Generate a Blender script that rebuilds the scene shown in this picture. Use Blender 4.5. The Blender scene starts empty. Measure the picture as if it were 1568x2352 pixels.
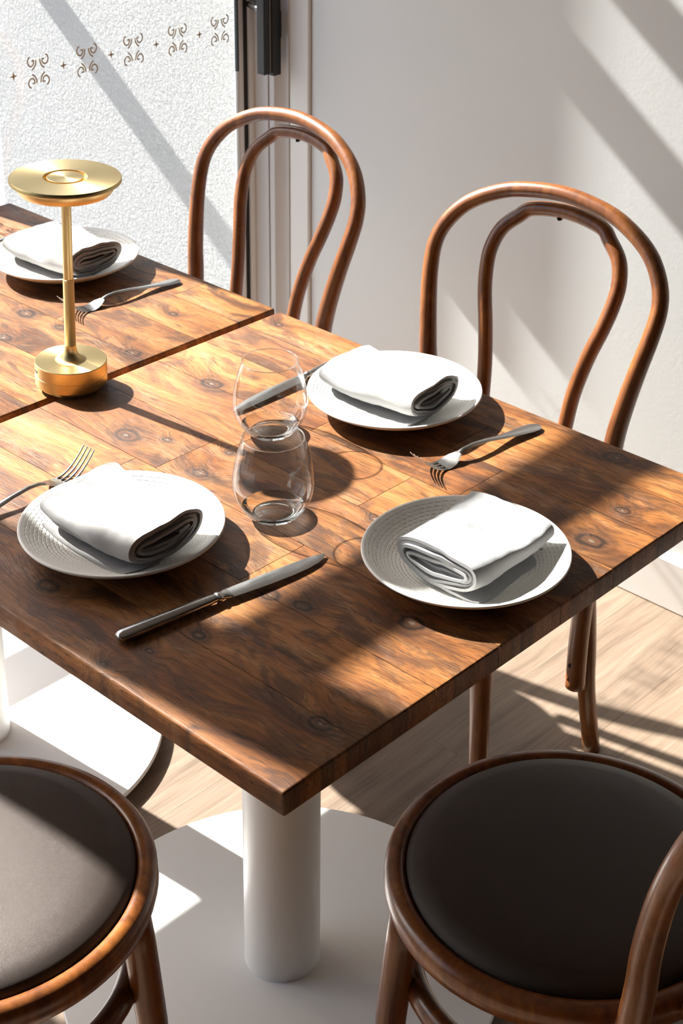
import bpy, bmesh, math, random
from mathutils import Vector, Matrix, noise

# ------------------------------------------------------------------ camera, sky, sun, exposure
scn = bpy.context.scene
col = scn.collection
W_PX, H_PX = 1568, 2352
CAM_F, CAM_CX, CAM_CY = 3792.34, 858.08, 599.99
YAW, PITCH, ROLL = math.radians(132.2254), math.radians(21.7786), math.radians(-0.9441)
CAM_POS = Vector((0.83697, -0.81668, 1.68843))
fwd = Vector((math.cos(YAW) * math.cos(PITCH), math.sin(YAW) * math.cos(PITCH), -math.sin(PITCH)))
rgt0 = Vector((math.sin(YAW), -math.cos(YAW), 0))
dwn0 = fwd.cross(rgt0)
rgt = math.cos(ROLL) * rgt0 + math.sin(ROLL) * dwn0
dwn = -math.sin(ROLL) * rgt0 + math.cos(ROLL) * dwn0
cam_d = bpy.data.cameras.new('camera')
cam = bpy.data.objects.new('camera', cam_d)
col.objects.link(cam)
cam_d.sensor_fit = 'VERTICAL'
cam_d.sensor_height = 36.0
cam_d.lens = CAM_F / H_PX * 36.0
cam_d.shift_x = (W_PX / 2 - CAM_CX) / H_PX
cam_d.shift_y = (CAM_CY - H_PX / 2) / H_PX
cam_d.clip_start = 0.02
cam_d.clip_end = 200
m = Matrix.Identity(4)
for i in range(3):
    m[i][0] = rgt[i]; m[i][1] = -dwn[i]; m[i][2] = -fwd[i]; m[i][3] = CAM_POS[i]
cam.matrix_world = m
scn.camera = cam
cam_d.dof.use_dof = True
cam_d.dof.focus_distance = 1.75
cam_d.dof.aperture_fstop = 22.0

SUN_DIR = Vector((1.0, 0.089, -0.765)).normalized()
world = bpy.data.worlds.new('world')
scn.world = world
world.use_nodes = True
wn = world.node_tree.nodes
sky = wn.new('ShaderNodeTexSky')
sky.sky_type = 'NISHITA'
sky.sun_disc = False
sky.sun_elevation = math.asin(-SUN_DIR.z)
sky.sun_rotation = math.radians(-90 - 5.4)
sky.air_density = 1.0
sky.dust_density = 2.5
world.node_tree.links.new(sky.outputs[0], wn['Background'].inputs[0])
wn['Background'].inputs[1].default_value = 0.37
sun_d = bpy.data.lights.new('sun', 'SUN')
sun_d.energy = 23.0
sun_d.angle = math.radians(0.8)
sun_d.color = (1.0, 0.97, 0.93)
sun = bpy.data.objects.new('sun', sun_d)
col.objects.link(sun)
sun.rotation_euler = SUN_DIR.to_track_quat('-Z', 'Y').to_euler()
sun.location = (-4, 0, 4)

scn.view_settings.view_transform = 'Standard'
scn.view_settings.look = 'None'
scn.view_settings.gamma = 1.0
scn.view_settings.use_curve_mapping = False
scn.view_settings.exposure = 0.24
scn.cycles.use_adaptive_sampling = True
scn.cycles.adaptive_threshold = 0.07
scn.cycles.max_bounces = 8
scn.cycles.diffuse_bounces = 4
scn.cycles.glossy_bounces = 4
scn.cycles.transmission_bounces = 8
scn.cycles.transparent_max_bounces = 16
scn.cycles.caustics_reflective = False
scn.cycles.caustics_refractive = False
scn.cycles.sample_clamp_indirect = 6.0

# ------------------------------------------------------------------ constants of the place
ZT = 0.72                 # table top height
TH = 0.0278               # table top thickness
T1L, T1W = 0.7562, 0.7353
YW = 1.4458               # inner face of the right wall
XG = -1.555               # glazing plane
random.seed(4)

# ------------------------------------------------------------------ node helpers
class NT:
    def __init__(self, name):
        self.mat = bpy.data.materials.new(name)
        self.mat.use_nodes = True
        self.t = self.mat.node_tree
        self.n = self.t.nodes
        self.b = self.n['Principled BSDF']
        self.out = self.n['Material Output']
    def add(self, typ, **kw):
        nd = self.n.new(typ)
        for k, v in kw.items():
            if k.startswith('i_'):
                key = k[2:]
                key = int(key) if key.isdigit() else key.replace('_', ' ')
                self.put(nd, key, v)
            else:
                setattr(nd, k, v)
        return nd
    def put(self, nd, key, v):
        s = nd.inputs[key]
        if isinstance(v, bpy.types.NodeSocket):
            self.t.links.new(v, s)
        else:
            s.default_value = v
    def math(self, op, a, b=0.0, c=0.0, clamp=False):
        nd = self.add('ShaderNodeMath', operation=op, use_clamp=clamp)
        self.put(nd, 0, a); self.put(nd, 1, b); self.put(nd, 2, c)
        return nd.outputs[0]
    def vec(self, op, a, b=(0, 0, 0)):
        nd = self.add('ShaderNodeVectorMath', operation=op)
        self.put(nd, 0, a); self.put(nd, 1, b)
        return nd.outputs['Value'] if op in ('LENGTH', 'DISTANCE', 'DOT_PRODUCT') else nd.outputs[0]
    def obj(self):
        return self.add('ShaderNodeTexCoord').outputs['Object']
    def sep(self, v):
        nd = self.add('ShaderNodeSeparateXYZ'); self.put(nd, 0, v); return nd.outputs
    def comb(self, x, y, z):
        nd = self.add('ShaderNodeCombineXYZ'); self.put(nd, 0, x); self.put(nd, 1, y); self.put(nd, 2, z); return nd.outputs[0]
    def noise(self, v, scale=1.0, detail=4.0, rough=0.55, dist=0.0):
        nd = self.add('ShaderNodeTexNoise')
        self.put(nd, 'Vector', v); nd.inputs['Scale'].default_value = scale
        nd.inputs['Detail'].default_value = detail; nd.inputs['Roughness'].default_value = rough
        nd.inputs['Distortion'].default_value = dist
        return nd.outputs['Fac'] if 'Fac' in nd.outputs else nd.outputs[0]
    def ramp(self, f, stops, interp='LINEAR'):
        nd = self.add('ShaderNodeValToRGB'); self.put(nd, 0, f)
        cr = nd.color_ramp; cr.interpolation = interp
        while len(cr.elements) < len(stops): cr.elements.new(0.5)
        for e, (p, c) in zip(cr.elements, stops):
            e.position = p
            e.color = (c, c, c, 1) if isinstance(c, (int, float)) else (*c, 1)
        return nd.outputs[0]
    def mix(self, f, a, b, blend='MIX'):
        nd = self.add('ShaderNodeMix', data_type='RGBA', blend_type=blend)
        self.put(nd, 0, f)
        for k, v in ((6, a), (7, b)):
            self.put(nd, k, (*v, 1) if isinstance(v, tuple) and len(v) == 3 else v)
        return nd.outputs[2]
    def bump(self, h, strength=0.5, dist=0.001, normal=None):
        nd = self.add('ShaderNodeBump')
        nd.inputs['Strength'].default_value = strength; nd.inputs['Distance'].default_value = dist
        self.put(nd, 'Height', h)
        if normal is not None: self.put(nd, 'Normal', normal)
        return nd.outputs[0]
    def set(self, **kw):
        for k, v in kw.items():
            key = k.replace('_', ' ')
            if isinstance(v, tuple) and len(v) == 3 and key.endswith('Color'): v = (*v, 1)
            self.put(self.b, key, v)
        return self.mat

def plain(name, color, rough=0.5, metal=0.0, **kw):
    t = NT(name)
    return t.set(Base_Color=color, Roughness=rough, Metallic=metal, **kw)

KNOTS = [(-.615, .332, .0135), (-.648, .503, .0125), (-.478, .331, .0088), (-.412, .058, .0120), (-.052, .531, .0135), (-.090, .272, .0120), (-.044, .091, .0095), (-.231, .107, .0070),
         (-.231, .208, .0100), (-.192, .217, .0085), (-.262, .011, .0042), (-.246, .056, .0042), (-.570, .359, .0055), (-.142, .710, .0120), (-.064, .610, .0070), (-.491, .389, .0042),
         (-1.012, .472, .0125), (-.797, .492, .0100), (-.966, .399, .0100), (-.937, .476, .0075), (-.211, .458, .0042), (-.723, .701, .0060), (-1.18, .30, .011), (-.86, .62, .006)]
def table_wood(name):
    t = NT(name)
    rnd = t.add('ShaderNodeObjectInfo').outputs['Random']
    p = t.obj()
    off = t.comb(t.math('MULTIPLY', rnd, 37.0), t.math('MULTIPLY', rnd, 91.0), t.math('MULTIPLY', rnd, 13.0))
    q = t.vec('ADD', p, off)
    # knots: a few rounded cells, the grain bends around them
    kn = t.vec('MULTIPLY', q, (5.5, 8.0, 0.0))
    warp = t.add('ShaderNodeTexNoise'); t.put(warp, 'Vector', q); warp.inputs['Scale'].default_value = 9.0; warp.inputs['Detail'].default_value = 3
    kn = t.vec('ADD', kn, t.vec('SCALE', t.vec('SUBTRACT', warp.outputs['Color'], (0.5, 0.5, 0.5)), (0, 0, 0)))
    vo = t.add('ShaderNodeTexVoronoi', feature='F1', voronoi_dimensions='2D'); t.put(vo, 'Vector', kn); vo.inputs['Scale'].default_value = 1.0
    vo.inputs['Randomness'].default_value = 0.95
    d = vo.outputs['Distance']
    csep = t.sep(vo.outputs['Color'])
    lack = t.math('MULTIPLY', t.math('LESS_THAN', csep[0], 0.78), 20.0)
    dist = t.math('ADD', t.math('MULTIPLY', d, 1.0 / 0.085), lack)
    pos = t.add('ShaderNodeNewGeometry').outputs['Position']
    for kx, ky, kr in KNOTS:
        sx, sy = 1 / (kr * 1.4), 1 / kr
        ma = t.add('ShaderNodeVectorMath', operation='MULTIPLY_ADD')
        t.put(ma, 0, pos); t.put(ma, 1, (sx, sy, 0.0)); t.put(ma, 2, (-kx * sx, -ky * sy, 0.0))
        dist = t.math('MINIMUM', dist, t.vec('LENGTH', ma.outputs[0]))
    jag = t.noise(t.vec('MULTIPLY', q, (60, 90, 0)), 1.0, 3, 0.6)
    d = t.math('MULTIPLY', t.math('ADD', dist, t.math('MULTIPLY', t.math('SUBTRACT', jag, 0.5), 0.8)), 0.085)   # knot edge at 0.085
    prox = t.ramp(d, [(0.0, 1.0), (0.16, 0.55), (0.42, 0.0)])
    s = t.sep(q)
    wav = t.noise(t.comb(t.math('MULTIPLY', s[0], 3.5), t.math('MULTIPLY', s[1], 7.0), s[2]), 1.0, 3, 0.5)
    yb = t.math('ADD', s[1], t.math('MULTIPLY', t.math('SUBTRACT', wav, 0.5), 0.042))
    yb = t.math('ADD', yb, t.math('MULTIPLY', prox, 0.022))
    streak = t.noise(t.comb(t.math('MULTIPLY', s[0], 5.0), t.math('MULTIPLY', yb, 120.0), t.math('MULTIPLY', s[2], 40)), 1.0, 6, 0.62)
    bands = t.noise(t.comb(t.math('MULTIPLY', s[0], 2.6), t.math('MULTIPLY', yb, 24.0), 0.0), 1.0, 5, 0.6, 0.6)
    cloud = t.noise(t.comb(t.math('MULTIPLY', s[0], 9.0), t.math('MULTIPLY', yb, 20.0), 3.0), 1.0, 6, 0.68, 1.2)
    fine = t.noise(t.comb(t.math('MULTIPLY', s[0], 45.0), t.math('MULTIPLY', yb, 700.0), t.math('MULTIPLY', s[2], 200)), 1.0, 3, 0.6)
    base = t.ramp(t.math('ADD', t.math('MULTIPLY', bands, 0.62), t.math('MULTIPLY', streak, 0.38)),
                  [(0.34, (0.086, 0.0270, 0.0065)), (0.44, (0.195, 0.072, 0.0180)), (0.54, (0.300, 0.125, 0.0360)), (0.68, (0.400, 0.205, 0.0800))])
    tint = t.ramp(rnd, [(0.0, (0.66, 0.60, 0.56)), (0.3, (1.05, 0.98, 0.90)), (0.5, (0.78, 0.70, 0.62)), (0.75, (1.15, 1.10, 1.02)), (1.0, (0.92, 0.84, 0.78))])
    base = t.mix(1.0, base, tint, 'MULTIPLY')
    big = t.noise(t.comb(t.math('MULTIPLY', s[0], 6.5), t.math('MULTIPLY', yb, 15.0), 7.0), 1.0, 5, 0.62, 1.6)
    dark = t.math('MULTIPLY', t.ramp(big, [(0.475, 0.0), (0.575, 0.78), (0.68, 0.94)]), t.ramp(streak, [(0.30, 0.45), (0.62, 1.0)]))
    base = t.mix(dark, base, (0.034, 0.0145, 0.0082))
    pale = t.ramp(cloud, [(0.54, 0.0), (0.72, 0.55)])
    base = t.mix(pale, base, (0.340, 0.175, 0.070))
    ring = t.math('ADD', t.math('MULTIPLY', t.math('SINE', t.math('ADD', t.math('MULTIPLY', d, 95.0), t.math('MULTIPLY', cloud, 9.0))), 0.5), 0.5)
    kmask = t.ramp(d, [(0.0, 1.0), (0.070, 0.97), (0.105, 0.70), (0.16, 0.30), (0.30, 0.0)])
    kcol = t.mix(ring, (0.016, 0.007, 0.004), (0.090, 0.036, 0.014))
    base = t.mix(kmask, base, kcol)
    core = t.ramp(d, [(0.008, 0.9), (0.024, 0.0)])
    base = t.mix(core, base, (0.20, 0.14, 0.10))
    pores = t.ramp(fine, [(0.54, 0.0), (0.66, 0.85)])
    base = t.mix(t.math('MULTIPLY', pores, 0.8), base, (0.024, 0.0105, 0.006))
    # worn, scuffed patches where the oil has gone and the fibre catches the light
    chalk = t.ramp(t.noise(t.vec('MULTIPLY', q, (8, 17, 1)), 1.0, 7, 0.72, 0.8), [(0.52, 0.0), (0.70, 1.0)])
    scuff = t.math('MULTIPLY', chalk, t.ramp(fine, [(0.36, 1.0), (0.56, 0.0)]))
    base = t.mix(t.math('MULTIPLY', scuff, 0.46), base, (0.34, 0.275, 0.230))
    h = t.math('ADD', t.math('MULTIPLY', streak, 0.7), t.math('MULTIPLY', fine, 0.9))
    h = t.math('SUBTRACT', h, t.math('MULTIPLY', kmask, 0.5))
    rough = t.math('ADD', t.math('MULTIPLY', chalk, -0.12), t.math('ADD', t.math('MULTIPLY', fine, 0.16), 0.42))
    return t.set(Base_Color=base, Roughness=rough, Specular_IOR_Level=0.36, Normal=t.bump(h, 0.6, 0.0007))

def floor_wood(name):
    t = NT(name)
    rnd = t.add('ShaderNodeObjectInfo').outputs['Random']
    q = t.vec('ADD', t.obj(), t.comb(t.math('MULTIPLY', rnd, 51.0), t.math('MULTIPLY', rnd, 23.0), 0.0))
    s = t.sep(q)
    w = t.noise(t.comb(t.math('MULTIPLY', s[0], 8), t.math('MULTIPLY', s[1], 2.0), 0.0), 1.0, 4, 0.5)
    xb = t.math('ADD', s[0], t.math('MULTIPLY', w, 0.05))
    a = t.noise(t.comb(t.math('MULTIPLY', xb, 34), t.math('MULTIPLY', s[1], 2.2), 0.0), 1.0, 6, 0.6, 0.5)
    f = t.noise(t.comb(t.math('MULTIPLY', xb, 260), t.math('MULTIPLY', s[1], 9), 0.0), 1.0, 4, 0.6)
    c = t.ramp(t.math('ADD', t.math('MULTIPLY', a, 0.65), t.math('MULTIPLY', f, 0.35)),
               [(0.30, (0.085, 0.058, 0.040)), (0.48, (0.175, 0.127, 0.092)), (0.68, (0.245, 0.188, 0.142))])
    c = t.mix(1.0, c, t.ramp(rnd, [(0.0, (0.84, 0.82, 0.80)), (0.5, (1.0, 0.98, 0.95)), (1.0, (1.1, 1.03, 0.96))]), 'MULTIPLY')
    return t.set(Base_Color=c, Roughness=0.48, Specular_IOR_Level=0.4, Normal=t.bump(f, 0.3, 0.0005))

def chair_wood(name):
    t = NT(name)
    q = t.obj()
    rnd = t.add('ShaderNodeObjectInfo').outputs['Random']
    q = t.vec('ADD', q, t.comb(t.math('MULTIPLY', rnd, 9.0), 0.0, t.math('MULTIPLY', rnd, 5.0)))
    a = t.noise(t.vec('MULTIPLY', q, (30, 30, 6)), 1.0, 5, 0.6, 0.8)
    f = t.noise(t.vec('MULTIPLY', q, (160, 160, 24)), 1.0, 4, 0.6)
    c = t.ramp(t.math('ADD', t.math('MULTIPLY', a, 0.7), t.math('MULTIPLY', f, 0.3)),
               [(0.32, (0.075, 0.0205, 0.0046)), (0.50, (0.175, 0.0540, 0.0105)), (0.70, (0.280, 0.100, 0.0215))])
    return t.set(Base_Color=c, Roughness=0.33, Specular_IOR_Level=0.5, Coat_Weight=0.25, Coat_Roughness=0.18, Normal=t.bump(f, 0.12, 0.0006))

def leather(name):
    t = NT(name)
    q = t.obj()
    vo = t.add('ShaderNodeTexVoronoi', feature='DISTANCE_TO_EDGE'); t.put(vo, 'Vector', t.vec('ADD', t.vec('MULTIPLY', q, (520, 520, 520)), t.vec('SCALE', q)))
    n = t.noise(q, 420, 3, 0.6)
    h = t.math('ADD', t.math('MINIMUM', vo.outputs['Distance'], 0.25), t.math('MULTIPLY', n, 0.35))
    c = t.ramp(t.noise(q, 9, 4, 0.6), [(0.3, (0.0135, 0.0080, 0.0062)), (0.7, (0.0210, 0.0130, 0.0100))])
    return t.set(Base_Color=c, Roughness=0.47, Specular_IOR_Level=0.5, Specular_Tint=(1.0, 0.87, 0.79, 1.0), Normal=t.bump(h, 0.4, 0.0006))

def linen(name, color):
    t = NT(name)
    q = t.add('ShaderNodeUVMap').outputs[0]
    s = t.sep(q)
    wx = t.math('SINE', t.math('MULTIPLY', s[0], 6200.0))
    wy = t.math('SINE', t.math('MULTIPLY', s[1], 6200.0))
    o = t.obj()
    n = t.noise(o, 900, 3, 0.7)
    slub = t.ramp(t.noise(t.comb(t.math('MULTIPLY', s[0], 12.0), t.math('MULTIPLY', s[1], 260.0), 0.0), 1.0, 2, 0.5), [(0.66, 0.0), (0.72, 1.0)])
    h = t.math('ADD', t.math('MULTIPLY', t.math('MULTIPLY', wx, wy), 0.3), t.math('ADD', t.math('MULTIPLY', n, 0.8), t.math('MULTIPLY', slub, 0.6)))
    c = t.mix(t.math('MULTIPLY', n, 0.35), color, tuple(v * 0.8 for v in color))
    return t.set(Base_Color=c, Roughness=0.95, Specular_IOR_Level=0.15, Sheen_Weight=0.25, Normal=t.bump(h, 0.5, 0.0006))

def stoneware(name):
    t = NT(name)
    q = t.obj(); s = t.sep(q)
    r = t.vec('LENGTH', t.comb(s[0], s[1], 0.0))
    th = t.math('ARCTAN2', s[1], s[0])
    ringc = t.math('MULTIPLY', r, 235.0)
    ri = t.math('FLOOR', ringc)
    rf = t.math('FRACT', ringc)
    ang = t.math('FRACT', t.math('ADD', t.math('MULTIPLY', th, 11.5), t.math('MULTIPLY', ri, 0.37)))
    line = t.ramp(t.math('ABSOLUTE', t.math('SUBTRACT', rf, 0.5)), [(0.06, 1.0), (0.20, 0.0)])
    dash = t.ramp(t.math('ABSOLUTE', t.math('SUBTRACT', ang, 0.5)), [(0.29, 1.0), (0.36, 0.0)])
    inner = t.ramp(r, [(0.028, 0.0), (0.034, 1.0), (0.105, 1.0), (0.109, 0.0)])
    up = t.math('GREATER_THAN', t.sep(t.add('ShaderNodeNewGeometry').outputs['Normal'])[2], 0.1)
    h = t.math('MULTIPLY', t.math('MULTIPLY', line, dash), t.math('MULTIPLY', inner, up))
    c = t.mix(t.math('MULTIPLY', h, 0.22), (0.80, 0.785, 0.745), (0.60, 0.585, 0.54))
    return t.set(Base_Color=c, Roughness=0.42, Specular_IOR_Level=0.45, Normal=t.bump(t.math('MULTIPLY', h, -1.0), 0.8, 0.0010))

def brass(name, knurl=False, radial=True):
    t = NT(name)
    q = t.obj(); s = t.sep(q)
    kw = dict(Base_Color=(0.66, 0.500, 0.235), Metallic=1.0, Roughness=0.33, Anisotropic=0.75)
    tan = t.add('ShaderNodeTangent', direction_type='RADIAL', axis='Z')
    kw['Tangent'] = tan.outputs[0]
    if knurl:
        th = t.math('ARCTAN2', s[1], s[0])
        a = t.math('SINE', t.math('ADD', t.math('MULTIPLY', th, 22.0), t.math('MULTIPLY', s[2], 3000.0)))
        b = t.math('SINE', t.math('SUBTRACT', t.math('MULTIPLY', th, 22.0), t.math('MULTIPLY', s[2], 3000.0)))
        kw['Normal'] = t.bump(t.math('MULTIPLY', a, b), 0.8, 0.0006)
        kw['Anisotropic'] = 0.0; kw['Roughness'] = 0.34
    else:
        r = t.vec('LENGTH', t.comb(s[0], s[1], 0.0))
        n = t.noise(t.comb(t.math('MULTIPLY', r, 2500.0), t.math('MULTIPLY', s[2], 2500.0), 0.0), 1.0, 2, 0.5)
        kw['Normal'] = t.bump(n, 0.10, 0.0002)
    return t.set(**kw)

def steel(name):
    t = NT(name)
    n = t.noise(t.obj(), 60, 4, 0.7)
    return t.set(Base_Color=(0.60, 0.59, 0.57), Metallic=1.0, Roughness=t.math('ADD', t.math('MULTIPLY', n, 0.18), 0.13))

def thin_glass(name, tint=(1, 1, 1), ior=1.45, edge=1.0, edge_tint=(0.93, 0.96, 0.95)):
    """a single sheet of clear glass: passes light straight on, mirrors a little by Fresnel"""
    t = NT(name)
    t.n.remove(t.b)
    tr = t.add('ShaderNodeBsdfTransparent')
    lw = t.add('ShaderNodeLayerWeight'); lw.inputs[0].default_value = 0.5
    t.put(tr, 0, t.mix(t.math('POWER', lw.outputs['Facing'], 3.0), tint, edge_tint))   # longer way through the sheet near its outline
    gl = t.add('ShaderNodeBsdfGlossy'); gl.inputs['Roughness'].default_value = 0.0
    fr = t.add('ShaderNodeFresnel')
    back = t.add('ShaderNodeNewGeometry').outputs['Backfacing']
    t.put(fr, 'IOR', t.math('ADD', ior, t.math('MULTIPLY', back, 1.0 / ior - ior)))   # the same Fresnel from both sides of the sheet
    mx = t.add('ShaderNodeMixShader')
    t.put(mx, 0, t.math('MULTIPLY', fr.outputs[0], edge, clamp=True))
    t.t.links.new(tr.outputs[0], mx.inputs[1]); t.t.links.new(gl.outputs[0], mx.inputs[2])
    t.t.links.new(mx.outputs[0], t.out.inputs[0])
    return t.mat

def plaster(name, color, scale=160, strength=0.25, dist=0.0006, rough=0.85):
    t = NT(name)
    q = t.obj()
    n = t.noise(q, scale, 4, 0.6)
    return t.set(Base_Color=color, Roughness=rough, Specular_IOR_Level=0.25, Normal=t.bump(n, strength, dist))

def stucco(name):
    t = NT(name)
    q = t.obj()
    n = t.noise(q, 115, 5, 0.6, 0.7)
    n2 = t.noise(q, 260, 3, 0.6)
    h = t.math('ADD', t.ramp(n, [(0.30, 0.0), (0.68, 1.0)]), t.math('MULTIPLY', n2, 0.25))
    return t.set(Base_Color=(0.50, 0.505, 0.50), Roughness=0.9, Specular_IOR_Level=0.2, Normal=t.bump(h, 0.9, 0.004))

M = dict(
    table=table_wood('table_wood'), floor=floor_wood('floor_wood'), chair=chair_wood('bentwood'),
    leather=leather('brown_leather'), linen=linen('grey_linen', (0.33, 0.318, 0.314)), linen2=linen('pale_linen', (0.35, 0.35, 0.352)),
    plate=stoneware('stoneware'), brass=brass('brushed_brass'), knurl=brass('knurled_brass', True), steel=steel('cutlery_steel'),
    wine=thin_glass('drinking_glass', (0.985, 0.99, 0.99), 1.45, 1.25, (0.62, 0.65, 0.66)), pane=thin_glass('window_glass', (0.985, 0.995, 0.99), 1.45, 1.0),
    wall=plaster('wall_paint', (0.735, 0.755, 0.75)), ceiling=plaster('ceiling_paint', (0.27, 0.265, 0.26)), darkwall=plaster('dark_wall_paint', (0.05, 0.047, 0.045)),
    trim=plaster('trim_paint', (0.80, 0.79, 0.77), 60, 0.08, 0.0004, 0.5), frame=plain('frame_enamel', (0.70, 0.68, 0.66), 0.4),
    stucco=stucco('white_stucco'), black=plain('black_enamel', (0.012, 0.012, 0.013), 0.35), rubber=plain('black_rubber', (0.01, 0.01, 0.011), 0.7),
    white=plain('white_powder_coat', (0.80, 0.80, 0.79), 0.38), screw=plain('dark_screw', (0.015, 0.012, 0.010), 0.5, 0.3),
    gold=plain('gold_decal', (0.42, 0.29, 0.15), 0.55), pave=plaster('pavement', (0.13, 0.13, 0.135), 30, 0.4, 0.003), slate=plain('slate_paint', (0.05, 0.065, 0.075), 0.5),
    facade=plaster('facade_paint', (0.32, 0.38, 0.46), 20, 0.2, 0.002),
)
def real_glass(name):
    t = NT(name)
    t.n.remove(t.b)
    g = t.add('ShaderNodeBsdfGlass'); g.inputs['IOR'].default_value = 1.5; g.inputs['Color'].default_value = (0.97, 0.985, 0.985, 1); g.inputs['Roughness'].default_value = 0
    t.t.links.new(g.outputs[0], t.out.inputs[0])
    return t.mat
M['thick'] = real_glass('thick_glass')

# ------------------------------------------------------------------ mesh helpers
def link(name, me, mat, parent=None, smooth=False, loc=None, rot=None):
    o = bpy.data.objects.new(name, me)
    col.objects.link(o)
    if mat is not None and not me.materials: me.materials.append(M[mat] if isinstance(mat, str) else mat)
    if smooth:
        for p in me.polygons: p.use_smooth = True
    if parent is not None: o.parent = parent
    if loc is not None: o.location = loc
    if rot is not None: o.rotation_euler = rot
    return o

def bm_mesh(bm, name):
    me = bpy.data.meshes.new(name)
    bmesh.ops.recalc_face_normals(bm, faces=bm.faces)
    bm.to_mesh(me); bm.free()
    return me

def box_bm(bm, x0, x1, y0, y1, z0, z1):
    vs = [bm.verts.new((x, y, z)) for z in (z0, z1) for y in (y0, y1) for x in (x0, x1)]
    for f in ((0, 2, 3, 1), (4, 5, 7, 6), (0, 1, 5, 4), (2, 6, 7, 3), (0, 4, 6, 2), (1, 3, 7, 5)):
        bm.faces.new([vs[i] for i in f])
    return vs

def box(name, x0, x1, y0, y1, z0, z1, mat, parent=None, bevel=0.0, seg=2):
    bm = bmesh.new()
    cx, cy, cz = (x0 + x1) / 2, (y0 + y1) / 2, z0
    box_bm(bm, x0 - cx, x1 - cx, y0 - cy, y1 - cy, 0, z1 - z0)
    if bevel: bmesh.ops.bevel(bm, geom=bm.edges[:], offset=bevel, segments=seg, profile=0.5, affect='EDGES')
    return link(name, bm_mesh(bm, name), mat, parent, loc=(cx, cy, cz))

def lathe_mesh(name, prof, seg=96, closed=False, smooth_angle=40):
    bm = bmesh.new()
    rings = []
    for r, z in prof:
        if r < 1e-6: rings.append([bm.verts.new((0, 0, z))])
        else: rings.append([bm.verts.new((r * math.cos(2 * math.pi * i / seg), r * math.sin(2 * math.pi * i / seg), z)) for i in range(seg)])
    n = len(rings)
    for k in range(n if closed else n - 1):
        a, b = rings[k], rings[(k + 1) % n]
        for i in range(seg):
            j = (i + 1) % seg
            if len(a) == 1 and len(b) == 1: continue
            if len(a) == 1: bm.faces.new((a[0], b[i], b[j]))
            elif len(b) == 1: bm.faces.new((a[i], b[0], a[j]))
            else: bm.faces.new((a[i], b[i], b[j], a[j]))
    me = bm_mesh(bm, name)
    smooth_by_angle(me, smooth_angle)
    return me

def smooth_by_angle(me, ang=40):
    bm = bmesh.new(); bm.from_mesh(me)
    lim = math.radians(ang)
    for f in bm.faces: f.smooth = True
    for e in bm.edges:
        if len(e.link_faces) == 2: e.smooth = e.calc_face_angle(0) < lim
    bm.to_mesh(me); bm.free()

def catmull(pts, n, closed=False):
    out = []
    N = len(pts)
    segs = N if closed else N - 1
    for i in range(segs):
        if closed: p0, p1, p2, p3 = (pts[(i + k - 1) % N] for k in range(4))
        else: p0, p1, p2, p3 = pts[max(i - 1, 0)], pts[i], pts[i + 1], pts[min(i + 2, N - 1)]
        for j in range(n):
            f = j / n
            out.append(tuple(.5 * (2 * b + (-a + c) * f + (2 * a - 5 * b + 4 * c - d) * f * f + (-a + 3 * b - 3 * c + d) * f ** 3) for a, b, c, d in zip(p0, p1, p2, p3)))
    if not closed: out.append(tuple(pts[-1]))
    return out

def tube_bm(bm, path, radii, seg=14, closed=False, cap=True, flat=1.0):
    P = [Vector(p) for p in path]; N = len(P)
    T = []
    for i in range(N):
        a, b = (P[(i - 1) % N], P[(i + 1) % N]) if closed else (P[max(i - 1, 0)], P[min(i + 1, N - 1)])
        T.append((b - a).normalized())
    up = Vector((0, 0, 1)) if abs(T[0].z) < 0.9 else Vector((1, 0, 0))
    nrm = (up - T[0] * up.dot(T[0])).normalized()
    rings = []
    for i in range(N):
        nrm = (nrm - T[i] * nrm.dot(T[i])).normalized()
        bi = T[i].cross(nrm)
        r = radii[i] if hasattr(radii, '__len__') else radii
        rings.append([bm.verts.new(P[i] + nrm * (r * flat * math.cos(2 * math.pi * k / seg)) + bi * (r * math.sin(2 * math.pi * k / seg))) for k in range(seg)])
    for i in range(N if closed else N - 1):
        a, b = rings[i], rings[(i + 1) % N]
        for k in range(seg):
            bm.faces.new((a[k], a[(k + 1) % seg], b[(k + 1) % seg], b[k]))
    if cap and not closed:
        for rg, i, s in ((rings[0], 0, -1), (rings[-1], N - 1, 1)):
            r = radii[i] if hasattr(radii, '__len__') else radii
            small = [bm.verts.new(P[i] + (v.co - P[i]) * 0.72 + T[i] * s * r * 0.22) for v in rg]
            for k in range(seg): bm.faces.new((rg[k], rg[(k + 1) % seg], small[(k + 1) % seg], small[k]))
            bm.faces.new(small)

def tube(name, path, radii, mat, parent=None, seg=14, closed=False, flat=1.0):
    bm = bmesh.new(); tube_bm(bm, path, radii, seg, closed, True, flat)
    me = bm_mesh(bm, name); smooth_by_angle(me, 50)
    return link(name, me, mat, parent)

def thing(name, label, cat, loc=(0, 0, 0), rotz=0.0, group=None):
    o = bpy.data.objects.new(name, None)
    o.empty_display_size = 0.05
    col.objects.link(o)
    o.location = loc; o.rotation_euler = (0, 0, rotz)
    o['label'] = label; o['category'] = cat
    if group: o['group'] = group
    return o

def tag(o, label, cat, group=None):
    o['label'] = label; o['category'] = cat
    if group: o['group'] = group
    return o

def struct(o, label=None):
    o['kind'] = 'structure'
    if label: o['label'] = label
    return o

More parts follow.
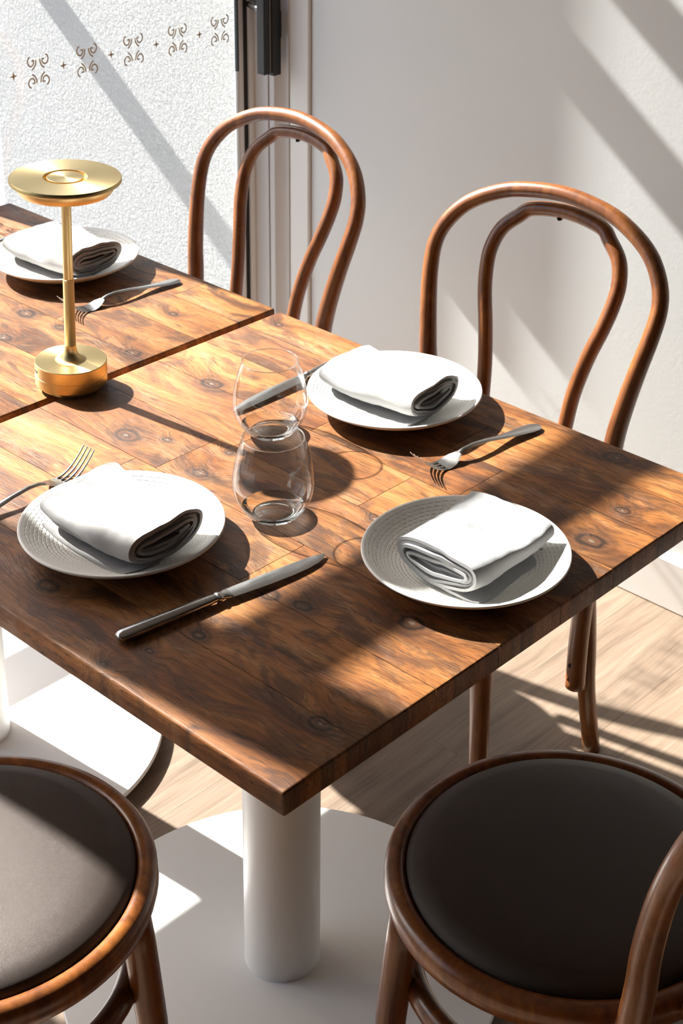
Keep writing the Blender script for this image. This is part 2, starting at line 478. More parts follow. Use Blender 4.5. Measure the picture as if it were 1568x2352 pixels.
# ------------------------------------------------------------------ the room
RX0, RX1, RY0, RZ = XG, 3.3, -2.9, 2.62
floor = struct(box('floor', RX0 - 0.06, RX1, RY0, YW + 0.02, -0.06, -0.004, 'floor'), 'pale oak plank floor under the tables')
PW, PL = 0.178, 1.22
k = 0
plank_me = None
x = RX0 - 0.05
while x < RX1:
    y = RY0 - PL * random.random()
    while y < YW:
        y0, y1 = max(y, RY0), min(y + PL, YW)
        if y1 - y0 > 0.03 and x + PW > -1.7:
            bm = bmesh.new()
            box_bm(bm, -PW / 2 + .0002, PW / 2 - .0002, -(y1 - y0) / 2 + .0002, (y1 - y0) / 2 - .0002, -0.004, 0.0)
            link('plank', bm_mesh(bm, 'plank'), 'floor', floor, loc=(x + PW / 2, (y0 + y1) / 2, 0)).location -= floor.location
        y += PL
    x += PW

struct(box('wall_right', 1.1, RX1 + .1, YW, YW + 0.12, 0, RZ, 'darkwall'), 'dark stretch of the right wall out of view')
struct(box('wall_right', -1.39, 1.1, YW, YW + 0.12, 0, RZ, 'wall'), 'off-white painted wall behind the bentwood chairs')
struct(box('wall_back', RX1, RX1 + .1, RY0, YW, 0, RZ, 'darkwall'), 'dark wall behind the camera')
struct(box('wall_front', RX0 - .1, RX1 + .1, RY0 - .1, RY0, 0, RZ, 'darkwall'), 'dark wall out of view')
struct(box('ceiling', RX0 - .12, RX1 + .1, RY0 - .1, YW + .12, RZ, RZ + .1, 'ceiling'), 'plain ceiling')
bb = struct(box('baseboard_right', -1.39, 1.1, YW - 0.013, YW, 0, 0.101, 'trim', bevel=0.003), 'white baseboard at the foot of the right wall')

# ------------------------------------------------------------------ glazed door front at the left
WY0, WY1, WZ0, WZ1 = -2.42, 1.396, 0.07, 2.10
win = thing('window_1', 'full-height glazed front with gold scroll decals', 'window', (XG, 0, 0))
del win['category']
win['kind'] = 'structure'
def wpart(name, x0, x1, y0, y1, z0, z1, mat, bevel=0.0):
    o = box(name, x0, x1, y0, y1, z0, z1, mat, win, bevel)
    o.location -= Vector((XG, 0, 0))
    return o
mull = [(-2.42 - .06, -2.42 + .02), (-1.69, -1.56), (-0.905, -0.775), (-0.113, 0.013), (0.672, 0.765)]
edges = [(-2.40, -1.69), (-1.56, -0.905), (-0.775, -0.113), (0.013, 0.672), (0.765, WY1)]
for a, b in mull: wpart('mullion', XG - .03, XG + .03, a, b, 0.0, RZ, 'frame', 0.003)
for a, b in edges:
    wpart('pane', XG - .003, XG + .003, a, b, WZ0, WZ1, 'pane')
    wpart('bottom_rail', XG - .028, XG + .028, a, b, 0.0, WZ0, 'frame', 0.002)
    wpart('head_rail', XG - .028, XG + .028, a, b, WZ1, RZ, 'frame', 0.002)
wpart('lower_bar', XG - .02, XG + .02, *edges[3], 0.312, 0.378, 'frame', 0.002)
for a, b in edges[3:]: wpart('transom_bar', XG - .02, XG + .02, a, b, 1.752, 1.832, 'frame', 0.002)
# right-hand stile, gasket and jamb profile
wpart('weather_strip', XG - .004, XG + .001, 1.396, 1.402, 0.800, RZ, 'slate')
wpart('weather_strip', XG - .004, XG + .001, 1.396, 1.402, 0, 0.800, 'white')
wpart('stile', XG - .012, XG + .004, 1.402, 1.412, 0, RZ, 'white')
wpart('shadow_fin', XG - .03, XG - .01, 1.371, 1.40, 1.02, WZ1, 'frame')  # added fin out of view, sets where sun starts on the right wall
wpart('gasket', XG - .02, XG + .006, 1.412, 1.421, 0, RZ, 'rubber')
wpart('stile', XG - .02, XG + .012, 1.421, 1.434, 0, RZ, 'white', 0.001)
wpart('shadow_block', XG - .06, XG - .035, 1.30, 1.40, 1.545, 1.645, 'slate')  # added box out of view, throws the dark diagonal band on the wall
wpart('jamb', XG - .03, -1.504, 1.434, 1.50, 0, RZ, 'frame')
wpart('jamb_bead', -1.5025, -1.487, 1.436, 1.50, 0, RZ, 'frame', 0.002)
# hollow rounded cove between bead and casing
bm = bmesh.new()
arc = [(-1.487, 1.442)] + [(-1.487 + .041 * k / 8, 1.442 + 0.016 * math.sin(math.pi * (k / 8) ** 0.8)) for k in range(1, 8)] + [(-1.446, 1.436), (-1.446, 1.50), (-1.487, 1.50)]
lo = [bm.verts.new((x - XG, y, 0)) for x, y in arc]; hi = [bm.verts.new((x - XG, y, RZ)) for x, y in arc]
for i in range(len(arc)):
    j = (i + 1) % len(arc); bm.faces.new((lo[i], lo[j], hi[j], hi[i]))
me = bm_mesh(bm, 'jamb_cove'); smooth_by_angle(me, 35); link('jamb_cove', me, 'frame', win)
wpart('casing', -1.446, -1.392, 1.438, 1.50, 0, RZ, 'trim', 0.003)
# pull handle
hd = wpart('handle', -1.488, -1.466, 1.389, 1.404, 0.810, 1.12, 'black', 0.002)
def hsub(name, x0, x1, y0, y1, z0, z1, mat, bevel=0.001):
    o = box(name, x0, x1, y0, y1, z0, z1, mat, hd, bevel); o.location -= Vector((XG, 0, 0)) ; o.location -= hd.location - Vector((0, 0, 0)) ; o.location += Vector((0, 0, 0)); return o
hsub('handle_edge', -1.4675, -1.4655, 1.4045, 1.4085, 0.816, 1.12, 'steel', 0.0004)
hsub('lever', -1.480, -1.460, 1.4085, 1.430, 0.806, 1.12, 'black', 0.002)
hsub('rose', -1.483, -1.468, 1.429, 1.4400, 0.878, 0.934, 'black', 0.002)
sp = tube('spindle', [(XG + .012 - XG, 1.424, 0.937), (-1.485 - XG, 1.399, 0.937)], 0.008, 'steel', hd)
sp.location -= hd.location

# gold decals on the glass
def ribbon(bm, pts, w, x):
    P = [Vector((a, b)) for a, b in pts]; L, Rr = [], []
    for i, p in enumerate(P):
        t = (P[min(i + 1, len(P) - 1)] - P[max(i - 1, 0)]).normalized(); nn = Vector((-t.y, t.x)) * w / 2
        L.append(bm.verts.new((x, *(p + nn)))); Rr.append(bm.verts.new((x, *(p - nn))))
    for i in range(len(P) - 1): bm.faces.new((L[i], L[i + 1], Rr[i + 1], Rr[i]))
U = 1.13e-4
spiral = [(-150, 252), (-182, 232), (-200, 190), (-192, 140), (-158, 102), (-118, 102), (-90, 130), (-80, 180), (-104, 186), (-126, 180)]
arcq = [(-38, 192), (-44, 140), (-68, 84), (-122, 34)]
bm = bmesh.new()
for sx in (-1, 1):
    for sz in (-1, 1):
        for q, w in ((spiral, .0027), (arcq, .0027)):
            ribbon(bm, [(-a * sx * U * -1, b * sz * U) for a, b in catmull(q, 6)], w, 0.0)
motif = bm_mesh(bm, 'scroll_decal')
bm = bmesh.new()
st = [bm.verts.new((0, r * math.cos(a), r * math.sin(a))) for a, r in ((k * math.pi / 4, 0.0085 if k % 2 == 0 else 0.0026) for k in range(8))]
bm.faces.new(st)
star = bm_mesh(bm, 'star_decal')
for kk in range(0, 5):
    link('scroll_decal', motif, 'gold', win, loc=(0.0036, 0.909 + 0.1102 * kk, 0.8945))
    if 0.855 + 0.1102 * kk > 0.81: link('star_decal', star, 'gold', win, loc=(0.0036, 0.855 + 0.1102 * kk, 0.8945))
for kk in range(0, 6):
    link('scroll_decal', motif, 'gold', win, loc=(0.0036, 0.075 + 0.1102 * kk, 0.8945))
    if kk < 5: link('star_decal', star, 'gold', win, loc=(0.0036, 0.130 + 0.1102 * kk, 0.8945))

# ------------------------------------------------------------------ outside
struct(box('ground', -30, XG - .06, -20, 12, -0.12, -0.03, 'pave'), 'grey pavement outside the glass')
ext = struct(box('wall_outside', -2.545, -1.60, 1.50, 1.66, -0.03, 2.6, 'stucco'), 'white stucco wall seen through the glass')
def epart(name, *a, **k):
    o = box(name, *a, parent=ext, **k); o.location -= ext.location; return o
epart('bracket_arm', -2.555, -2.50, 1.32, 1.4995, 0.955, 1.01, mat='slate')
bd = thing('building', 'blue-grey building across the street, glimpsed past the stucco wall', 'building', (-13.0, 4.0, -0.03))
o = box('facade', -13.3, -12.8, -3.0, 11.0, -0.03, 5.0, 'facade', bd); o.location -= bd.location
for i in range(6):
    o = box('building_window', -12.8, -12.77, -2.2 + 2.2 * i, -1.0 + 2.2 * i, 1.2, 2.8, 'slate', bd, 0.01); o.location -= bd.location

# ------------------------------------------------------------------ tables
def board_mesh(dx, dy, th, outer, gap=0.0004, r=0.0032):
    bm = bmesh.new()
    box_bm(bm, -dx / 2 + (0 if 'x0' in outer else gap), dx / 2 - (0 if 'x1' in outer else gap),
           -dy / 2 + (0 if 'y0' in outer else gap), dy / 2 - (0 if 'y1' in outer else gap), -th, 0)
    sel = []
    for e in bm.edges:
        c = (e.verts[0].co + e.verts[1].co) / 2
        sx = 'x0' if c.x < -dx / 2 + .001 else 'x1' if c.x > dx / 2 - .001 else None
        sy = 'y0' if c.y < -dy / 2 + .001 else 'y1' if c.y > dy / 2 - .001 else None
        top = c.z > -1e-5; bot = c.z < -th + 1e-5
        horiz = top or bot
        if horiz and ((sx in outer and abs(c.y) < 1e-3) or (sy in outer and abs(c.x) < 1e-3)): sel.append(e)
        elif not horiz and sx in outer and sy in outer: sel.append(e)
    if sel: bmesh.ops.bevel(bm, geom=sel, offset=r, segments=3, profile=0.5, affect='EDGES')
    me = bm_mesh(bm, 'board')
    smooth_by_angle(me, 30)
    return me

def table(name, label, x0, x1, y0, y1, base_xy, rows, seed):
    rng = random.Random(seed)
    t = thing(name, label, 'table', (base_xy[0], base_xy[1], 0), 0, 'wooden pedestal tables')
    ys = [y0 + (y1 - y0) * r for r in rows]
    for i in range(len(ys) - 1):
        cuts = [x0] + sorted(x0 + (x1 - x0) * c for c in (rng.uniform(.2, .42), rng.uniform(.58, .82))) + [x1]
        if rng.random() < .45: cuts.pop(rng.choice((1, 2)))
        for j in range(len(cuts) - 1):
            outer = set()
            if i == 0: outer.add('y0')
            if i == len(ys) - 2: outer.add('y1')
            if j == 0: outer.add('x0')
            if j == len(cuts) - 2: outer.add('x1')
            me = board_mesh(cuts[j + 1] - cuts[j], ys[i + 1] - ys[i], TH, outer)
            link('board', me, 'table', t, loc=((cuts[j] + cuts[j + 1]) / 2 - base_xy[0], (ys[i] + ys[i + 1]) / 2 - base_xy[1], ZT))
    Rl, Rd = 0.0499, 0.291
    link('leg', lathe_mesh('leg', [(0, 0.020), (Rl, 0.020), (Rl, ZT - TH - 0.006), (0, ZT - TH - 0.006)], 64), 'white', t)
    link('top_plate', lathe_mesh('top_plate', [(0, ZT - TH - .006), (.16, ZT - TH - .006), (.16, ZT - TH - .0002), (0, ZT - TH - .0002)], 64), 'white', t)
    link('base_disc', lathe_mesh('base_disc', [(0, 0.0125), (Rd - .001, 0.0125), (Rd, .0135), (Rd, .0185), (Rd - .0015, .020), (0, .020)], 128), 'white', t)
    glide = lathe_mesh('glide', [(0, 0), (.018, 0), (.018, .0126), (0, .0126)], 24)
    for k in range(5): link('glide', glide, 'rubber', t, loc=(.20 * math.cos(k * 1.2566), .20 * math.sin(k * 1.2566), 0))
    return t
rowsA = [0, .133, .279, .411, .551, .680, .800, .905, 1.0]
table('dining_table', 'nearer knotty wood table with three place settings on white pedestal', -T1L, 0, 0, T1W, (-0.3796, 0.3661), rowsA, 3)
rowsB = [0, .120, .262, .400, .530, .662, .790, .900, 1.0]
table('dining_table', 'farther knotty wood table by the window on white pedestal', -1.420, -0.7687, 0.002, 0.7385, (-1.06, 0.3605), rowsB, 8)

# ------------------------------------------------------------------ bentwood chairs
HK = [.2, .35, .5, .62, .72, .80, .88, .94, .98, 1.0]
HWO = [.1705, .1786, .1895, .1984, .2010, .1911, .1649, .1244, .0752, 0.0]
HWI = [.0763, .0815, .0933, .1066, .1143, .1150, .1047, .0817, .0599, 0.0]
HO, HI, ZS = 0.4095, 0.3773, 0.46
def vback(w): return 0.19 - 0.0202 * w + 0.658 * w * w
CH = {}
def chair_meshes():
    seg = []
    # outer hoop: from the screwed lower end up, over and down again
    low = [(.174, .128, -.300), (.172, .133, -.215), (.169, .150, -.12), (.167, .176, -.035)]
    L = [(-u, v, ZS + w) for u, v, w in low] + [(-h, vback(f * HO), ZS + f * HO) for h, f in zip(HWO[:-1], HK[:-1])]
    Rr = [(-a, b, c) for a, b, c in L][::-1]
    pts = L + [(0, vback(HO), ZS + HO)] + Rr
    path = catmull(pts, 6)
    rad = [0.0122 + 0.0030 * min(1, max(0, (ZS + .30 - p[2]) / .25)) for p in path]
    bm = bmesh.new(); tube_bm(bm, path, rad, 16); CH['outer'] = bm_mesh(bm, 'back_hoop')
    L = [(-.070, vback(0) + .004, ZS - .012)] + [(-h, vback(f * HI) + .0286 - .018 * (1 - f) ** 2, ZS + f * HI) for h, f in zip(HWI[:-1], HK[:-1])]
    pts = L + [(0, vback(HI) + .0286, ZS + HI)] + [(-a, b, c) for a, b, c in L][::-1]
    path = catmull(pts, 6)
    bm = bmesh.new(); tube_bm(bm, path, 0.0116, 16); CH['inner'] = bm_mesh(bm, 'inner_hoop')
    # seat ring and pad, slightly flattened towards the back
    ring = [(.170, .428), (.188, .428), (.1945, .433), (.1968, .443), (.1958, .453), (.1915, .4595), (.184, .4618), (.178, .4608), (.174, .457)]
    CH['ring'] = lathe_mesh('seat_frame', ring, 96, True, 60)
    pad = [(0, .440), (.1735, .440), (.1748, .452), (.1728, .4605), (.166, .4670), (.148, .4730), (.115, .4768), (.06, .4788), (0, .4795)]
    CH['pad'] = lathe_mesh('cushion', pad, 96, False, 60)
    bm = bmesh.new()
    tube_bm(bm, catmull([(.166 * math.cos(a), .166 * math.sin(a), .337) for a in [2 * math.pi * i / 24 for i in range(24)]], 3, True), 0.0130, 14, True, False, 1.1)
    CH['brace'] = bm_mesh(bm, 'brace_ring')
    for s, nme in ((1, 'fr'), (-1, 'fl')):
        bm = bmesh.new()
        tube_bm(bm, [(s * .150, -.098, .436), (s * .153, -.100, .40), (s * .160, -.106, .30), (s * .165, -.111, .15), (s * .169, -.115, 0.001)], [.0165, .0172, .0165, .0140, .0112], 16)
        CH[nme] = bm_mesh(bm, 'front_leg')
        bm = bmesh.new()
        tube_bm(bm, catmull([(s * .158, .142, .430), (s * .166, .150, .34), (s * .173, .156, .22), (s * .174, .164, .13), (s * .171, .198, 0.001)], 4), [.0145, .0148, .015, .015, .015, .015, .015, .0148, .0146, .0143, .014, .0140, .0140, .014, .0140, .0140, .014], 16)
        CH['r' + nme] = bm_mesh(bm, 'rear_leg')
    bm = bmesh.new()
    bmesh.ops.create_cone(bm, cap_ends=True, segments=14, radius1=.0042, radius2=.0042, depth=.002)
    CH['screw'] = bm_mesh(bm, 'screw')
    for k, me in CH.items():
        if k != 'screw': smooth_by_angle(me, 55)
chair_meshes()
def chair(label, loc, rot):
    t = thing('bentwood_chair', label, 'chair', (*loc, 0), math.radians(rot), 'bentwood chairs around the tables')
    link('seat_frame', CH['ring'], 'chair', t); link('seat_cushion', CH['pad'], 'leather', t)
    bk = link('back_hoop', CH['outer'], 'chair', t); link('inner_hoop', CH['inner'], 'chair', t)
    link('brace_ring', CH['brace'], 'chair', t)
    for k in ('fl', 'fr'): link('front_leg', CH[k], 'chair', t)
    for k in ('rfl', 'rfr'): link('rear_leg', CH[k], 'chair', t)
    for s in (-1, 1):
        for z in (.178, .203):
            link('screw', CH['screw'], 'screw', bk, loc=(s * .1715, .1155, z), rot=(math.radians(90), 0, math.radians(18 * s)))
    sc = link('screw', CH['screw'], 'screw', bk, loc=(-.012, vback(HI) + .0286 - .004, ZS + HI - .0122), rot=(math.radians(20), 0, 0))
    return t
chair('bentwood chair with looped back nearest the window, behind the far table', (-1.0965, .804), -4.0)
chair('bentwood chair with looped back against the bare wall, behind the near table', (-0.503, .81), 3.35)
chair('bentwood chair with sunlit brown leather seat at the front left', (-0.371, -0.0955), 180)
chair('bentwood chair with shaded dark leather seat at the table end', (0.0757, 0.346), -90.2)

# ------------------------------------------------------------------ plates
PZ = ZT
plate_prof = [(0, .0025), (.053, .0025), (.056, .0002), (.061, .0002), (.064, .003), (.085, .0095), (.103, .0190), (.1122, .0248), (.1131, .0262),
              (.1127, .0276), (.1110, .0281), (.1085, .0272), (.099, .0212), (.086, .0148), (.070, .0106), (.050, .0088), (.025, .0082), (0, .0080)]
plate_me = lathe_mesh('plate', plate_prof, 160, False, 60)
plates = [('white embossed plate at the near left, napkin ends facing right', (-.4225, .1673)),
          ('white embossed plate by the back edge of the near table', (-.4293, .6228)),
          ('white embossed plate at the right end of the near table', (-.1147, .3868)),
          ('white embossed plate on the far table beyond the brass lamp', (-1.110, .6187))]
for i, (lb, (px, py)) in enumerate(plates):
    tag(link('dinner_plate', plate_me, 'plate', None, loc=(px, py, PZ), rot=(0, 0, i * 1.3)), lb, 'plate', 'embossed white plates')

# ------------------------------------------------------------------ napkins
def plate_top(r):
    pr_ = [(0, .0080), (.025, .0082), (.050, .0088), (.070, .0106), (.086, .0148), (.099, .0212), (.1085, .0272), (.14, .04)]
    for (a, za), (b, zb) in zip(pr_, pr_[1:]):
        if r <= b: return za + (zb - za) * (r - a) / (b - a)
    return pr_[-1][1]
def napkin_mesh(length, width, height, turns, seed, skew=0.0, flip=1, tail=0.5, dim=0.012, th=0.0036, off=(0, 0)):
    rng = random.Random(seed)
    pitch = th * 1.10
    b = height / 2
    a = width / 2
    turns = (b - th * .5) / pitch - .05
    pts = []
    n = 56
    tot = int(n * turns)
    # loose tail lying under the roll
    for k in range(int(12 * tail)):
        f = k / 12
        pts.append((-a * 1.02 * (1 - f) + (-a * .1) * f, -b - pitch * .95, 0))
    for k in range(tot + 1):
        th_ = -math.pi / 2 + 2 * math.pi * k / n
        s = k / n
        aa, bb_ = a - pitch * s, max(b - pitch * s, th * .62)
        c_, s_ = math.cos(th_), math.sin(th_)
        y = aa * math.copysign(abs(c_) ** .74, c_)
        z = bb_ * math.copysign(abs(s_) ** .88, s_) 
        z += pitch * (.30 * math.sin(3 * y / a + seed) + .10 * math.sin(5 * y / a + s * 1.7)) * min(1, s)
        pts.append((y, z, s))
    P = [Vector((p[0] * flip, p[1])) for p in pts]
    # resample evenly
    L = [0]
    for i in range(1, len(P)): L.append(L[-1] + (P[i] - P[i - 1]).length)
    N = max(60, int(L[-1] / .0022))
    R = []
    j = 0
    for i in range(N + 1):
        d = L[-1] * i / N
        while j < len(L) - 2 and L[j + 1] < d: j += 1
        f = (d - L[j]) / max(1e-9, L[j + 1] - L[j])
        R.append(P[j].lerp(P[j + 1], f))
    inner, outer = [], []
    for i, p in enumerate(R):
        t = (R[min(i + 1, N)] - R[max(i - 1, 0)]).normalized(); nn = Vector((-t.y, t.x)) * th / 2
        inner.append(p + nn); outer.append(p - nn)
    loop = outer + inner[::-1]
    arcl = [L[-1] * i / N for i in range(N + 1)]; arcl = arcl + arcl[::-1]
    NS = 40
    bm = bmesh.new()
    uvl = bm.loops.layers.uv.new('UVMap')
    rows = []
    for sidx in range(NS + 1):
        f = sidx / NS
        row = []
        for i, p in enumerate(loop):
            u = arcl[i] / L[-1]
            ex = (f - .5) * length
            e = max(0.0, (abs(f - .5) - .3) / .2)
            ex += math.copysign(1, f - .5) * e * (.0025 * math.sin(7 * u * 3 + seed) + .0015 * math.sin(23 * u + 2 * seed))
            y, z = p.x, p.y
            fl_ = min(1, f * 1.5); zs = 0.80 + 0.20 * fl_ * fl_ * (3 - 2 * fl_)
            z0 = -b - pitch
            z = z0 + (z - z0) * zs * (1 + .10 * noise.noise(Vector((ex * 14, y * 16, seed))))
            z -= dim * math.exp(-((ex - length * .02) ** 2 / (2 * (.030) ** 2) + (y - .008) ** 2 / (2 * .022 ** 2))) * max(0, (z - z0) / height)
            wx = Vector((ex * 9, y * 34, z * 34 + seed))
            y += .0030 * noise.noise(wx); z += .0030 * noise.noise(wx + Vector((31, 7, 3))) * min(1, max(0, (z - z0) / .008))
            z -= .007 * math.exp(-((ex + length * .22) ** 2 / (2 * .022 ** 2) + (y + .012 * flip) ** 2 / (2 * .030 ** 2))) * max(0, (z - z0) / height)
            y += .004 * noise.noise(Vector((ex * 22, z * 20, seed + 5))) + skew * ex
            y *= 1 + .05 * (0.5 - f)
            z += .0012 * noise.noise(Vector((ex * 70, y * 70, seed + 9)))
            hh = z - z0
            lift = plate_top(math.hypot(ex + off[0], y + off[1])) - .0080
            row.append(bm.verts.new((ex, y, hh + lift * (1 - .55 * min(1, hh / height)))))
        rows.append(row)
    m_ = len(loop)
    for sidx in range(NS):
        for i in range(m_):
            j2 = (i + 1) % m_
            fc = bm.faces.new((rows[sidx][i], rows[sidx][j2], rows[sidx + 1][j2], rows[sidx + 1][i]))
            us = (arcl[i], arcl[j2], arcl[j2], arcl[i]); vs = (sidx, sidx, sidx + 1, sidx + 1)
            for lp, uu, vv in zip(fc.loops, us, vs): lp[uvl].uv = (uu, vv / NS * length)
    for row in (rows[0], rows[-1]):
        for i in range(N):
            bm.faces.new((row[i], row[i + 1], row[m_ - 2 - i], row[m_ - 1 - i]))
    me = bm_mesh(bm, 'napkin')
    smooth_by_angle(me, 60)
    return me
naps = [('rolled pale linen napkin on the near left plate', (-.421, .166), 2, .152, .112, .047, 4.1, 11, 'linen', 1, .9, -.06),
        ('rolled white linen napkin on the plate at the back table edge', (-.436, .619), 3, .152, .104, .047, 4.2, 23, 'linen2', 1, .9, -.04),
        ('folded white linen napkin on the right end plate, folds facing the front', (-.108, .394), 92 + 180, .140, .112, .047, 4.0, 35, 'linen2', -1, .4, .05),
        ('rolled linen napkin on the far plate beyond the lamp', (-1.108, .613), 5, .155, .112, .047, 4.1, 47, 'linen', 1, .9, -.05)]
for lb, (px, py), rz, ln, wd, hg, tn, sd, mt, fl, tl, sk in naps:
    me = napkin_mesh(ln, wd, hg, tn, sd, sk, fl, tl)
    tag(link('napkin', me, mt, None, loc=(px, py, PZ + .0086), rot=(0, 0, math.radians(rz))), lb, 'napkin', 'folded linen napkins')

# ------------------------------------------------------------------ cutlery
def strip_solid(bm, sections):
    """sections: list of (x, halfwidth_left, halfwidth_right, ztop, zbot, crown)"""
    rings = []
    for x, yl, yr, zt, zb, cr in sections:
        ym = (yl + yr) / 2
        rings.append([bm.verts.new(c) for c in ((x, yl, (zt + zb) / 2), (x, (yl + ym) / 2, zb + .0), (x, ym, zb), (x, (yr + ym) / 2, zb), (x, yr, (zt + zb) / 2), (x, (yr + ym) / 2, zt + cr * .75), (x, ym, zt + cr), (x, (yl + ym) / 2, zt + cr * .75))])
    for a, b in zip(rings, rings[1:]):
        for i in range(8): bm.faces.new((a[i], a[(i + 1) % 8], b[(i + 1) % 8], b[i]))
    bm.faces.new(rings[0]); bm.faces.new(rings[-1])

def knife_meshes():
    bm = bmesh.new()
    hs = [(0.000, .004, .006), (.002, .0068, .0095), (.006, .0082, .0115), (.03, .0083, .0118), (.07, .0075, .0108), (.108, .0062, .0092), (.1145, .0052, .0082), (.117, .0050, .0080)]
    tube_path, tr = [], []
    rings = []
    for x, hw, hh in hs:
        rings.append([bm.verts.new((x, hw * math.cos(a), .0062 + hh * .5 * math.sin(a))) for a in [2 * math.pi * k / 16 for k in range(16)]])
    for a, b in zip(rings, rings[1:]):
        for i in range(16): bm.faces.new((a[i], a[(i + 1) % 16], b[(i + 1) % 16], b[i]))
    bm.faces.new(rings[0]); bm.faces.new(rings[-1])
    h = bm_mesh(bm, 'handle'); smooth_by_angle(h, 50)
    bm = bmesh.new(); rings = []
    for x, hw, hh in [(.1165, .0050, .0080), (.1178, .0066, .0095), (.1195, .0072, .0100), (.1215, .0066, .0095), (.123, .0054, .0076), (.127, .0068, .0070), (.131, .0082, .0055), (.1335, .0086, .0040)]:
        rings.append([bm.verts.new((x, hw * math.cos(a), .0060 + hh * .5 * math.sin(a))) for a in [2 * math.pi * k / 16 for k in range(16)]])
    for a, b in zip(rings, rings[1:]):
        for i in range(16): bm.faces.new((a[i], a[(i + 1) % 16], b[(i + 1) % 16], b[i]))
    bm.faces.new(rings[0]); bm.faces.new(rings[-1])
    bo = bm_mesh(bm, 'bolster'); smooth_by_angle(bo, 60)
    bm = bmesh.new()
    secs = []
    for x, yl, yr in [(.132, -.0085, .0088), (.15, -.0098, .0092), (.18, -.0108, .0096), (.21, -.0104, .0098), (.23, -.0088, .0097), (.245, -.0058, .0092), (.254, -.0020, .0080), (.2605, .0032, .0056)]:
        t = (x - .132) / .1285
        z = .0058 - .0030 * t
        secs.append((x, yl, yr, z + .0009, z - .0009, 0.0002))
    strip_solid(bm, secs)
    bl = bm_mesh(bm, 'blade'); smooth_by_angle(bl, 40)
    return h, bo, bl
KN = knife_meshes()
def knife(label, a, b):
    d = Vector(b) - Vector(a)
    t = thing('table_knife', label, 'knife', (a[0], a[1], ZT + .0004), math.atan2(d.y, d.x), 'steel table knives')
    s = d.length / .2605
    t.scale = (s, s, 1)
    link('handle', KN[0], 'steel', t); link('bolster', KN[1], 'steel', t); link('blade', KN[2], 'steel', t)
knife('steel table knife lying right of the near left plate', (-.279, .042), (-.238, .300))
knife('steel table knife behind the wine glasses, beside the back plate', (-.567, .722), (-.566, .462))
knife('steel table knife left of the far plate, mostly hidden', (-1.268, .718), (-1.258, .458))

def fork_meshes():
    zc = [(0, .0035), (.02, .0045), (.06, .0075), (.10, .0125), (.125, .0125), (.140, .0080), (.152, .0030), (.162, .0012), (.172, .0022), (.185, .0085), (.197, .0185), (.207, .0295)]
    zs_ = catmull(zc, 10)
    def z(x):
        for (a, za), (b, zb) in zip(zs_, zs_[1:]):
            if a <= x <= b: return za + (zb - za) * (x - a) / max(1e-9, b - a)
        return zc[-1][1]
    bm = bmesh.new(); secs = []
    for x, hw, t_ in [(0, .004, .0016), (.002, .0072, .0018), (.008, .0098, .002), (.02, .0104, .002), (.04, .0086, .0022), (.065, .0060, .0026), (.09, .0042, .0032), (.115, .0034, .0038), (.13, .0036, .0036), (.137, .0048, .003)]:
        secs.append((x, -hw, hw, z(x) + t_ / 2, z(x) - t_ / 2, .0005))
    strip_solid(bm, secs); h = bm_mesh(bm, 'handle'); smooth_by_angle(h, 50)
    bm = bmesh.new(); secs = []
    for x, hw in [(.136, .0046), (.140, .0070), (.145, .0100), (.151, .0120), (.158, .0126), (.164, .0126)]:
        secs.append((x, -hw, hw, z(x) + .0008, z(x) - .0008, -.0006))
    strip_solid(bm, secs); bo = bm_mesh(bm, 'bowl'); smooth_by_angle(bo, 50)
    tines = []
    for k in range(4):
        bm = bmesh.new(); secs = []
        for x in [.1635, .168, .174, .180, .187, .194, .201, .2065]:
            f = (x - .1635) / .043
            yc = (-.0099 + .0066 * k) * (1 - .06 * f); w = .0021 * (1 - .45 * f)
            secs.append((x, yc - w, yc + w, z(x) + .0009 * (1 - .4 * f), z(x) - .0009 * (1 - .4 * f), .0002))
        strip_solid(bm, secs); me = bm_mesh(bm, 'tine'); smooth_by_angle(me, 50); tines.append(me)
    return h, bo, tines
FK = fork_meshes()
def fork(label, a, b, rollz=0):
    d = Vector(b) - Vector(a)
    t = thing('table_fork', label, 'fork', (a[0], a[1], ZT), math.atan2(d.y, d.x), 'steel table forks')
    link('handle', FK[0], 'steel', t); link('bowl', FK[1], 'steel', t)
    for me in FK[2]: link('tine', me, 'steel', t)
fork('steel fork with its tines in the sun, left of the near left plate', (-.571, .040), (-.580, .246))
fork('steel fork to the right of the back plate, tines towards the middle', (-.259, .707), (-.288, .503))
fork('steel fork on the far table behind the lamp stem', (-.945, .706), (-.966, .500))

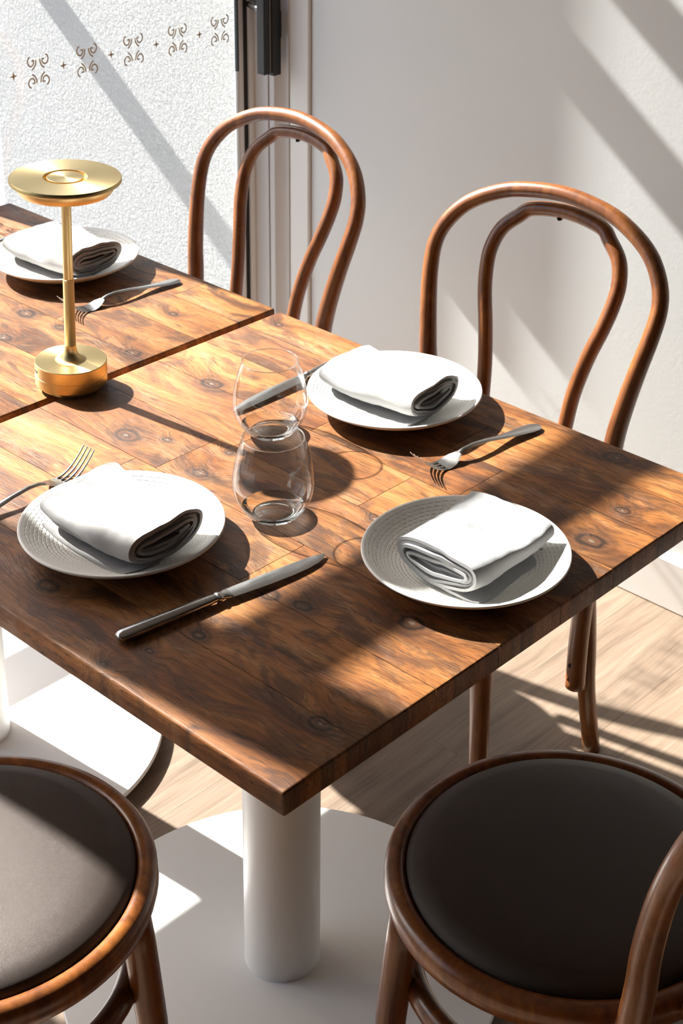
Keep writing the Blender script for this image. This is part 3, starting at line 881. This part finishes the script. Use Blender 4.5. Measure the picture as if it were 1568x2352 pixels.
# ------------------------------------------------------------------ wine glasses
wall_prof = [(.0235, .0012), (.0285, .0034), (.0350, .0105), (.0412, .0205), (.0452, .0310), (.0468, .0420), (.0465, .0505), (.0450, .0615), (.0424, .0745), (.0390, .0875), (.0360, .0965), (.0347, .1000)]
wall_prof = catmull(wall_prof, 4)
def glass(label, x, y):
    t = thing('wine_glass', label, 'glass', (x, y, ZT + .0003), 0, 'stemless wine glasses')
    link('bowl', CHG['bowl'], 'wine', t); link('base', CHG['base'], 'thick', t); link('rim', CHG['rim'], 'thick', t)
CHG = {}
CHG['bowl'] = lathe_mesh('bowl', [p for p in wall_prof if p[1] > .0125], 96, False, 80)
low = [p for p in wall_prof if p[1] <= .0130]
CHG['base'] = lathe_mesh('base', [(0, .0008), (.0200, .0008), (.0222, .0000)] + low + [(low[-1][0] - .0014, low[-1][1] + .0003), (.0300, .0105), (.0240, .0094), (.014, .0092), (0, .0092)], 96, False, 50)
CHG['rim'] = lathe_mesh('rim', [(.0347 + .0007 * math.cos(a), .1000 + .0007 * math.sin(a)) for a in [2 * math.pi * k / 8 for k in range(8)]], 96, True, 80)
glass('clear stemless wine glass nearest the front, in the lamp head shadow', -.3446, .3232)
glass('clear stemless wine glass just behind the front one, over a knife', -.4917, .4604)

# ------------------------------------------------------------------ brass table lamp
lamp = thing('table_lamp', 'brushed brass cordless table lamp with flat round head', 'lamp', (-.777, .3715, ZT + .0012))
ax = Vector((-.6766, .7364, 0))      # leans a little to the right where the two table tops meet
lamp.rotation_mode = 'AXIS_ANGLE'
lamp.rotation_axis_angle = (0.025, *ax)
def lp(name, prof, mat='brass', seg=128, parent=None, ang=35):
    return link(name, lathe_mesh(name, prof, seg, False, ang), mat, parent or lamp)
lp('foot', [(0, 0), (.0400, 0), (.0408, .0008), (.0408, .0062), (0, .0062)])
b_ = lp('base', [(0, .0060), (.0463, .0060), (.0470, .0068), (.0470, .0198), (.0466, .0201), (.0466, .0205), (.0470, .0208), (.0470, .0362), (.0462, .0370), (0, .0370)])
lp('neck', catmull([(.0205, .0370), (.0170, .0380), (.0138, .0402), (.0110, .0438), (.0089, .0485), (.0077, .0535), (.0072, .0575)], 5), ang=80)
lp('knurled_grip', [(.0072, .0575), (.0072, .1508), (.0068, .1512), (0, .1512)], 'knurl')
lp('stem', [(.0063, .1510), (.0063, .2700), (0, .2700)])
hdp = lp('lamp_head', [(0, .2690), (.0500, .2690), (.0575, .2705), (.0608, .2750), (.0615, .2835), (.0690, .2838), (.0705, .2850), (.0705, .2890), (.0698, .2900), (.0280, .2900), (.0277, .2896), (.0277, .2845), (.0232, .2845), (.0232, .2895), (.0228, .2899), (0, .2900)])
port = box('charging_port', -.004, .004, -.0004, .0004, 0, .0030, 'screw', b_)
an = math.radians(250)
port.location = (.0470 * math.cos(an), .0470 * math.sin(an), .0265); port.rotation_euler = (0, 0, an + math.pi / 2)
